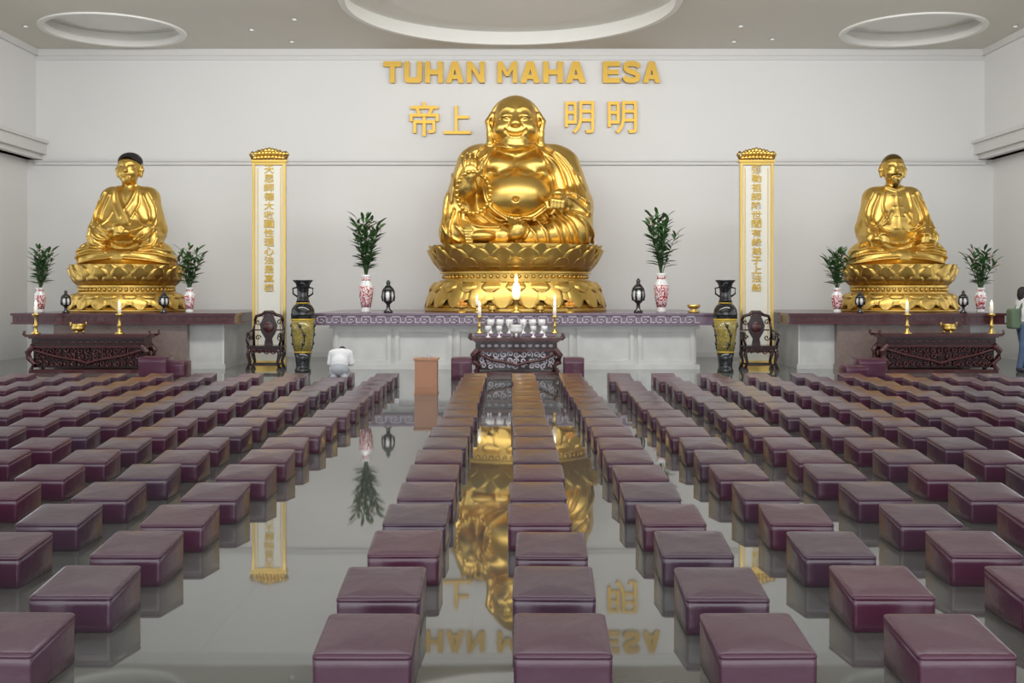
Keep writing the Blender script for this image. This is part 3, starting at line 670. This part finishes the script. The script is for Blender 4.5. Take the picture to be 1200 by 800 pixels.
# ------------------------------------------------------------------ chairs
def spiral(b_,cx,y,cz,r,turns,sg,m,tr=0.012,n=18,a0=0):
    pts=[]
    for i in range(n+1):
        t=i/n; a=a0+sg*turns*2*math.pi*t; rr=r*(1-0.85*t); pts.append((cx+rr*math.cos(a),y-0.01*t,cz+rr*math.sin(a)))
    b_.tube(pts,tr,m,6)
def chair(px,flip):
    d=21.75; s=d/F; X=PX(px,d); b_=B(); w=.34; y0=d-.26; y1=d+.24; zs=.50; H=PZ(366,d); M=ROSED
    b_.box(X-w,X+w,y0,y1,zs-.04,zs,M); b_.box(X-w+.03,X+w-.03,y0+.03,y1-.03,zs-.14,zs-.04,M)
    for sx in (-1,1):
        for yy in (y0+.04,y1-.04):
            b_.tube([(X+sx*(w-.05),yy,zs-.05),(X+sx*(w-.02),yy,zs-.18),(X+sx*(w-.06),yy,.16),(X+sx*(w-.02),yy-.01,.03)],[.04,.042,.03,.036],M,8)
            b_.box(X+sx*(w-.03)-.045,X+sx*(w-.03)+.045,yy-.045,yy+.045,0,.04,M)
        b_.tube([(X+sx*(w-.04),y1-.03,zs),(X+sx*(w-.03),y1-.02,zs+.3),(X+sx*(w-.06),y1,H-.18)],[.03,.027,.026],M,8)
        b_.tube([(X+sx*(w-.03),y0+.05,zs),(X+sx*(w+.01),y0+.04,zs+.12),(X+sx*(w-.01),y0+.06,zs+.24),(X+sx*(w+.0),y0+.2,zs+.26),(X+sx*(w-.03),y1-.03,zs+.30)],.026,M,8)
        spiral(b_,X+sx*(w-.02),y0+.04,zs+.2,.05,1,sx,M)
        b_.box(X+sx*(w-.02)-.01,X+sx*(w-.02)+.01,y0+.15,y1-.05,zs+.1,zs+.24,M)
    b_.box(X-w+.04,X+w-.04,y0+.05,y0+.08,.09,.13,M); b_.box(X-w+.04,X+w-.04,y1-.08,y1-.05,.09,.13,M)
    for k in range(4): spiral(b_,X-.2+.13*k,y0-.005,zs-.12,.055,1.1,1 if k<2 else -1,ROSE)
    b_.tube([(X-w+.05,y1,H-.18),(X-.26,y1,H-.08),(X-.14,y1,H-.05),(X-.08,y1,H),(X+.08,y1,H),(X+.14,y1,H-.05),(X+.26,y1,H-.08),(X+w-.05,y1,H-.18)],[.03,.034,.034,.04,.04,.034,.034,.03],M,8)
    b_.poly([(X-.09,zs),(X+.09,zs),(X+.07,zs+.12),(X+.15,zs+.26),(X+.18,zs+.40),(X+.10,H-.08),(X+.06,H-.02),(X-.06,H-.02),(X-.10,H-.08),(X-.18,zs+.40),(X-.15,zs+.26),(X-.07,zs+.12)],y1-.03,y1+.0,M)
    b_.ball((X,y1-.03,zs+.36),(.11,.02,.11),ROSE,14,8)
    for sx in (-1,1):
        spiral(b_,X+sx*.22,y1-.01,zs+.46,.06,1.2,sx,M); spiral(b_,X+sx*.22,y1-.01,zs+.14,.06,1.2,-sx,M); spiral(b_,X+sx*.10,y1-.03,H-.05,.05,1.2,sx,ROSE)
        b_.tube([(X+sx*.28,y1,zs+.3),(X+sx*.16,y1,zs+.3)],.014,M,6)
    b_.obj('carved_wooden_chair')
chair(312,1); chair(889,-1)

# ------------------------------------------------------------------ carved altar tables
def ctable(p0,p1,pt,d,dep,m=ROSE,pale=None,name='carved_altar_table'):
    b_=B(); x0,x1=PX(p0,d),PX(p1,d); H=PZ(pt,d); cx=(x0+x1)/2; y0=d; y1=d+dep
    b_.box(x0,x1,y0,y1,H-.05,H,m); b_.box(x0+.04,x1-.04,y0+.03,y1-.03,H-.08,H-.05,m)
    b_.box(x0+.08,x1-.08,y0+.08,y1-.08,H-.22,H-.08,ROSED); b_.box(x0+.05,x1-.05,y0+.05,y1-.05,H-.26,H-.22,m)
    b_.box(x0+.10,x1-.10,y0+.12,y1-.10,.10,H-.24,ROSED)
    b_.box(x0+.05,x1-.05,y0+.02,y1-.04,0,.07,m)
    sm=pale or m
    for sx,xx in ((-1,x0),(1,x1)):
        for yy in (y0+.05,y1-.08):
            b_.tube([(xx-sx*.12,yy,H-.22),(xx-sx*.02,yy,H-.34),(xx-sx*.04,yy,H-.46),(xx-sx*.14,yy,.18),(xx-sx*.07,yy,.05)],[.06,.065,.06,.045,.06],m,10)
        b_.tube([(xx,y0+.03,H-.03),(xx+sx*.05,y0+.03,H+.01),(xx+sx*.04,y0+.03,H+.07)],.03,m,8); b_.tube([(xx,y1-.05,H-.03),(xx+sx*.05,y1-.05,H+.01),(xx+sx*.04,y1-.05,H+.07)],.03,m,8)
    rnd=random.Random(int(p0)); n=max(6,int((x1-x0)/.15))
    for k in range(n):
        xx=x0+.2+(x1-x0-.4)*k/(n-1)
        for zz,r in ((H-.32,.065),(H-.44,.06),(.18,.06)):
            if r and abs(xx-cx)<(x1-x0)*.5: spiral(b_,xx+rnd.uniform(-.02,.02),y0+.09,zz+rnd.uniform(-.015,.015),r,1.2,rnd.choice((-1,1)),sm,.016,14,rnd.uniform(0,6))
        b_.ball((xx,y0+.075,H-.15),(.045,.012,.03),sm,8,5)
    b_.tube([(x0+.12,y0+.07,H-.3),(cx-(x1-x0)*.28,y0+.07,H-.42),(cx-.15,y0+.07,.24),(cx,y0+.06,.19),(cx+.15,y0+.07,.24),(cx+(x1-x0)*.28,y0+.07,H-.42),(x1-.12,y0+.07,H-.3)],.028,m,8)
    return b_.obj(name,bevel=0.006),H
_,TH=ctable(30,172,392,20.8,.62); ctable(1034,1174,391,20.8,.62)
_,TC=ctable(553,658,396,20.2,.60,ROSE,VLIGHT)
# raised offering shelf behind the centre table
b_=B(); d=21.0; x0,x1=PX(556,d),PX(652,d); H2=PZ(391,d)
b_.box(x0,x1,d,d+.5,H2-.05,H2,VIOL)
for xx in (x0+.02,x1-.08): 
    for yy in (d+.02,d+.42): b_.box(xx,xx+.06,yy,yy+.06,0,H2-.05,ROSED)
b_.box(x0+.02,x1-.02,d+.03,d+.05,.3,H2-.05,ROSED)
for k in range(9): spiral(b_,x0+.14+k*(x1-x0-.28)/8,d+.02,H2-.12,.05,1.1,1 if k%2 else -1,VLIGHT,.012)
b_.obj('offering_table',bevel=.005)
def candlestick(X,d,z,h,hc,m=GOLD2,r=.09,name='candlestick'):
    b_=B(); b_.lathe(X,d,[(r,z),(r,z+.02),(r*.4,z+.05),(r*.3,z+h*.35),(r*.6,z+h*.42),(r*.3,z+h*.5),(r*.25,z+h*.85),(r*.75,z+h*.93),(r*.8,z+h)],m,18)
    b_.lathe(X,d,[(.035,z+h),(.035,z+h+hc)],CANDLE,12)
    b_.lathe(X,d,[(.004,z+h+hc),(.022,z+h+hc+.03),(.016,z+h+hc+.06),(.002,z+h+hc+.11)],FLAME,10)
    b_.obj(name)
def censer(X,d,z,r,h,m=GOLD2,name='incense_burner'):
    b_=B()
    for k in range(3):
        a=k*2.094+.5; b_.tube([(X+r*.6*math.cos(a),d+r*.6*math.sin(a),z+h*.35),(X+r*.75*math.cos(a),d+r*.75*math.sin(a),z+.01)],[.03,.02],m,8)
    b_.lathe(X,d,[(r*.5,z+h*.25),(r*.9,z+h*.4),(r,z+h*.6),(r*.8,z+h*.85),(r*.95,z+h),(r*.8,z+h),(r*.7,z+h*.9)],m,24)
    for sg in (-1,1): b_.tube([(X+sg*r*.85,d,z+h*.75),(X+sg*r*1.25,d,z+h*.85),(X+sg*r*1.2,d,z+h*1.2)],.018,m,8)
    b_.obj(name)
for pc in ((42,140,92),(1063,1162,1112)):
    for px in pc[:2]: candlestick(PX(px,21.1),21.1,TH,.40,.16)
    censer(PX(pc[2],21.1),21.1,TH,.13,.20)
d=20.5
censer(PX(605,d),d,TC,.13,.24,WHC)
for px in (572,585,625,638):
    b_=B(); X=PX(px,d); b_.lathe(X,d,[(.05,TC),(.05,TC+.01),(.015,TC+.03),(.015,TC+.10),(.055,TC+.14),(.06,TC+.22),(.05,TC+.22),(.045,TC+.15)],WHC,16); b_.obj('offering_cup')
d=21.2
for px in (562,650): candlestick(PX(px,d),d,H2,.34,.20,GOLD2,.08)
for px in (575,586,597,613,624,635):
    b_=B(); X=PX(px,d); b_.lathe(X,d,[(.06,H2),(.06,H2+.012),(.02,H2+.04),(.02,H2+.14),(.07,H2+.17),(.075,H2+.28),(.065,H2+.28),(.05,H2+.2)],WHC,16); b_.obj('offering_cup')
# main altar centre lamp & items
b_=B(); d=21.84; X=PX(605,d)
b_.lathe(X,d,[(.12,AT),(.12,AT+.03),(.05,AT+.07),(.04,AT+.20),(.09,AT+.26),(.10,AT+.30)],GOLD2,24)
b_.lathe(X,d,[(.06,AT+.30),(.085,AT+.38),(.085,AT+.52),(.06,AT+.60),(.03,AT+.63)],LAMPG,24)
b_.lathe(X,d,[(.02,AT+.63),(.035,AT+.68),(.022,AT+.74),(.005,AT+.80)],FLAME,12)
b_.obj('altar_oil_lamp')
for px,k in ((577,0),(633,0),(541,1),(668,1),(559,2),(650,2)):
    X=PX(px,21.85)
    if k==0: censer(X,21.85,AT,.09,.14)
    elif k==1:
        b_=B(); b_.lathe(X,21.85,[(.09,AT),(.09,AT+.02),(.03,AT+.05),(.03,AT+.08),(.15,AT+.12),(.16,AT+.14),(.12,AT+.13)],GOLD2,20)
        for a in range(5): b_.ball((X+.07*math.cos(a*1.256),21.85+.07*math.sin(a*1.256),AT+.175),.048,FRUIT,10,7)
        b_.ball((X,21.85,AT+.24),.048,FRUIT,10,7); b_.obj('fruit_bowl')
    else:
        candlestick(X,21.85,AT,.16,.12,GOLD2,.07)
for px in (813,):
    b_=B(); X=PX(px,22.0); b_.lathe(X,22.0,[(.10,AT),(.13,AT+.03),(.05,AT+.07),(.12,AT+.11),(.14,AT+.17),(.11,AT+.17)],GOLD2,20); b_.obj('gold_bowl')

# ------------------------------------------------------------------ donation box
b_=B(); d=16.5; X0,X1=PX(485,d),PX(512.5,d); H=PZ(420,d)
b_.box(X0+.01,X1-.01,d+.01,d+.34,0.03,H-.03,BOXW); b_.box(X0-.01,X1+.01,d-.01,d+.36,H-.03,H,BOXW); b_.box(X0,X1,d,d+.35,0,.03,BOXW)
b_.box((X0+X1)/2-.09,(X0+X1)/2+.09,d+.16,d+.18,H,H+.003,ROSED); b_.box(X0+.05,X1-.05,d+.004,d+.01,.1,H-.1,BOXW)
b_.lathe((X0+X1)/2+.04,d+.1,[(.03,H),(.03,H+.05),(.01,H+.07)],ALU,12)
b_.obj('donation_box',bevel=.004)

# ------------------------------------------------------------------ STOOLS
def stool_geo(w,dp,hf,hb):
    rings=[(0.0,.006,0),(.006,.0,0),(.3,.001,1),(.8,.0,1),(-.022,.0,2),(-.018,.004,2),(-.013,-.002,2),(-.004,.0,2),(.001,.007,2),(.003,.02,2),(.006,.07,2),(.009,.13,2)]
    V=[];nC=4
    for z,ins,mode in rings:
        hw=w/2-ins; hd=dp/2-ins; cr=max(.010,.020-ins*.2)
        for cxs,cys,a0 in ((1,1,0),(-1,1,90),(-1,-1,180),(1,-1,270)):
            for k in range(nC):
                a=math.radians(a0+90*k/(nC-1)); x=cxs*(hw-cr)+cr*math.cos(a); y=cys*(hd-cr)+cr*math.sin(a)
                H=hf+(hb-hf)*(y/dp+.5); zz=z if mode==0 else (z*(H-.02) if mode==1 else H+z)
                V.append((x,y,zz))
    n=4*nC; Fc=[]
    for i in range(len(rings)-1):
        for k in range(n): k2=(k+1)%n; Fc.append((i*n+k,i*n+k2,(i+1)*n+k2,(i+1)*n+k))
    V.append((0,0,(hf+hb)/2+.010)); c=len(V)-1; o=(len(rings)-1)*n
    for k in range(n): Fc.append((o+k,o+(k+1)%n,c))
    return np.array(V),Fc
SV,SF=stool_geo(.39,.41,.168,.213); SF4=[q for q in SF]
VV=[];FF=[];TT=[];off=0
cols=[-0.59,0.212]+[0.225+.785*k for k in range(1,14)]+[-2.07-.765*k for k in range(0,12)]
for r in range(18):
    yc=4.6-.205+.79*r
    for x in cols:
        if abs(x)>10.9: continue
        if r==17 and abs(x+2.835)<.1: continue
        a=random.gauss(0,.02); ca,sa=math.cos(a),math.sin(a); jx,jy=random.gauss(0,.012),random.gauss(0,.012)
        P=SV.copy(); X=P[:,0]*ca-P[:,1]*sa+x+jx; Y=P[:,0]*sa+P[:,1]*ca+yc+jy; P[:,0]=X;P[:,1]=Y
        VV.append(P); FF+= [tuple(i+off for i in q) for q in SF4]; TT.append(np.full(len(P),random.random()**1.3)); off+=len(P)
me=bpy.data.meshes.new('kneeling_stools'); me.from_pydata(np.concatenate(VV).tolist(),[],FF); me.materials.append(VINYL)
me.polygons.foreach_set('use_smooth',np.ones(len(FF),bool)); at=me.attributes.new('Tint','FLOAT','POINT'); at.data.foreach_set('value',np.concatenate(TT).astype(np.float32)); me.update()
o=bpy.data.objects.new('kneeling_stools',me); C.objects.link(o)
for px,d,w,hf in ((183,19.6,.5,.40),(207,19.8,.42,.30),(541,19.3,.36,.40),(672,19.3,.36,.40),(1018,19.7,.5,.36),(1000,19.2,.4,.26)):
    V_,F_=stool_geo(w,.45,hf,hf); b_=B(); b_.add([(v[0]+PX(px,d),v[1]+d,v[2]) for v in V_],F_,VINYL,True); b_.obj('cushioned_bench')

# ------------------------------------------------------------------ PEOPLE
f=Field((-.40,-.62,-.02),(.40,.62,.86),.011)
k=.05
f.ell((0,-.08,.36),(.16,.16,.13),k,None,'u',1)
for sg in (-1,1):
    f.chain([(sg*.08,-.06,.34),(sg*.11,.16,.30)],[.085,.07],k,1)
    f.chain([(sg*.11,.16,.27),(sg*.10,-.12,.20),(sg*.08,-.34,.10)],[.065,.06,.045],.03,1)
    f.chain([(sg*.08,-.34,.09),(sg*.08,-.40,.04)],[.042,.035],.03,3)
f.ell((0,-.03,.46),(.165,.16,.17),k,(15,0,0),'u',0); f.ell((0,.06,.60),(.175,.13,.15),k,(-15,0,0),'u',0)
f.cap((-.13,.10,.66),(.13,.10,.66),.07,.07,k,'u',0)
f.cap((0,.15,.68),(0,.22,.68),.052,.05,.03,'u',2)
f.ell((0,.29,.655),(.078,.10,.10),.02,(-40,0,0),'u',2); f.ell((0,.285,.69),(.084,.10,.085),.01,(-40,0,0),'u',4)
f.ell((0,.385,.62),(.014,.02,.018),.01,None,'u',2)
for sg in (-1,1):
    f.chain([(sg*.17,.10,.65),(sg*.21,.08,.46)],[.065,.056],.03,0)
    f.chain([(sg*.21,.08,.46),(sg*.12,.28,.42)],[.042,.03],.02,2)
    f.ell((sg*.07,.32,.42),(.04,.045,.018),.01,None,'u',2)
    for i in range(4): f.cap((sg*(.045+.018*i),.35,.42),(sg*(.035+.018*i),.415-.006*abs(i-1.5),.405),.0095,.008,.004,'u',2)
    f.cap((sg*.045,.31,.42),(sg*.015,.34,.41),.011,.009,.004,'u',2)
    f.ell((sg*.08,.28,.665),(.012,.02,.028),.01,None,'u',2)
f.obj('kneeling_worshipper',(PX(400,17.9),17.75,0.0),(.86,.86,.86),[SHIRT,PANTS,SKIN,SHOE,HAIR])
V_,F_=SV,SF; b_=B(); b_.add([(v[0]+PX(400,17.9),v[1]+17.93,v[2]) for v in V_],F_,VINYL,True); b_.obj('kneeling_stool')
# standing visitor facing right
f=Field((-.48,-.42,-.02),(.44,.42,1.76),.012)
f.ell((0,0,1.18),(.125,.185,.27),.05,None,'u',0); f.cap((0,-.13,1.36),(0,.13,1.36),.065,.065,.06,'u',0); f.ell((0,0,.95),(.13,.17,.10),.05,None,'u',0)
f.cap((0,0,1.40),(.01,0,1.48),.052,.048,.03,'u',2)
f.ell((.02,0,1.56),(.092,.075,.115),.02,None,'u',2); f.ell((.115,0,1.545),(.018,.012,.018),.012,None,'u',2); f.ell((.085,0,1.49),(.02,.03,.02),.02,None,'u',2)
f.ell((-.012,0,1.595),(.102,.09,.095),.01,None,'u',4); f.ell((-.06,0,1.52),(.06,.085,.11),.02,None,'u',4)
for sg in (-1,1):
    f.ell((.01,sg*.077,1.55),(.018,.01,.028),.008,None,'u',2)
    f.ell((.104,sg*.028,1.575),(.008,.012,.006),.003,None,'u',4)
    ph=.10*sg
    f.chain([(0,sg*.09,.92),(ph*.5,sg*.10,.50),(ph-.03,sg*.10,.10)],[.105,.070,.052],.04,1)
    f.chain([(ph-.05,sg*.10,.045),(ph+.13,sg*.11,.035)],[.045,.036],.03,3)
    f.chain([(0,sg*.19,1.37),(-.02,sg*.225,1.20)],[.062,.058],.03,0)
    f.chain([(-.02,sg*.225,1.22),(-.02,sg*.235,1.10),(.14,sg*.20,.98)],[.042,.04,.028],.02,2)
    f.ell((.19,sg*.195,.965),(.045,.018,.036),.01,None,'u',2)
    for i in range(4): f.chain([(.22,sg*.195,.985-.017*i),(.26,sg*.19,.975-.017*i),(.27,sg*.175,.955-.016*i)],[.0095,.009,.008],.004,2)
    f.chain([(.18,sg*.19,.99),(.21,sg*.17,1.01),(.235,sg*.165,1.0)],[.011,.010,.008],.004,2)
f.box((-.20,0,1.05),(.09,.15,.20),.05,.02,'u',5)
for sg in (-1,1): f.chain([(-.14,sg*.10,1.22),(-.02,sg*.12,1.43),(.11,sg*.11,1.3),(.06,sg*.13,1.05),(-.12,sg*.13,.95)],[.02]*5,.01,5)
f.obj('standing_visitor',(PX(1198,21.25),21.2,0.0),(1,1,1),[SHIRT,JEAN,SKIN,SHOE,HAIR,GREENB])

# ------------------------------------------------------------------ LIGHT
def area(name,loc,rot,sx,sy,p,col=(1,1,1)):
    l=bpy.data.lights.new(name,'AREA'); l.shape='RECTANGLE'; l.size=sx; l.size_y=sy; l.energy=p; l.color=col
    o=bpy.data.objects.new(name,l); o.location=loc; o.rotation_euler=rot; C.objects.link(o)
area('wall_wash_fill',(0,17.0,ZC-.25),(math.radians(58),0,0),18,1.4,900,(1,.99,.96))  # added wall wash, tilted to brighten back wall and statues; no actual fixture
area('ceiling_fill_mid',(0,11,ZC-.15),(0,0,0),14,2,200,(1,.98,.96))  # added fill above mid hall, out of view, to raise room brightness
area('ceiling_fill_rear',(0,3,ZC-.15),(0,0,0),14,2,120,(1,.98,.96))  # second added overhead fill, unseen, for the stools nearest the camera
area('entrance_daylight',(0,-4,3.8),(math.radians(90),0,0),18,6,420,(.97,.98,1))
w=bpy.data.worlds.new('World'); bpy.context.scene.world=w; w.use_nodes=True
bg=w.node_tree.nodes['Background']; bg.inputs[0].default_value=(.92,.96,1,1); bg.inputs[1].default_value=1.5
# ------------------------------------------------------------------ CAMERA
cam=bpy.data.cameras.new('camera'); co=bpy.data.objects.new('camera',cam); C.objects.link(co)
co.location=(0,0,CH); co.rotation_euler=(math.radians(90),0,0); cam.sensor_width=36
cam.lens=F/1200*36; cam.clip_end=200
cam.shift_x=(600-HX)/1200; cam.shift_y=-(400-HY)/1200
bpy.context.scene.camera=co
vs=bpy.context.scene.view_settings; vs.view_transform='Standard'; vs.look='None'; vs.exposure=0.12
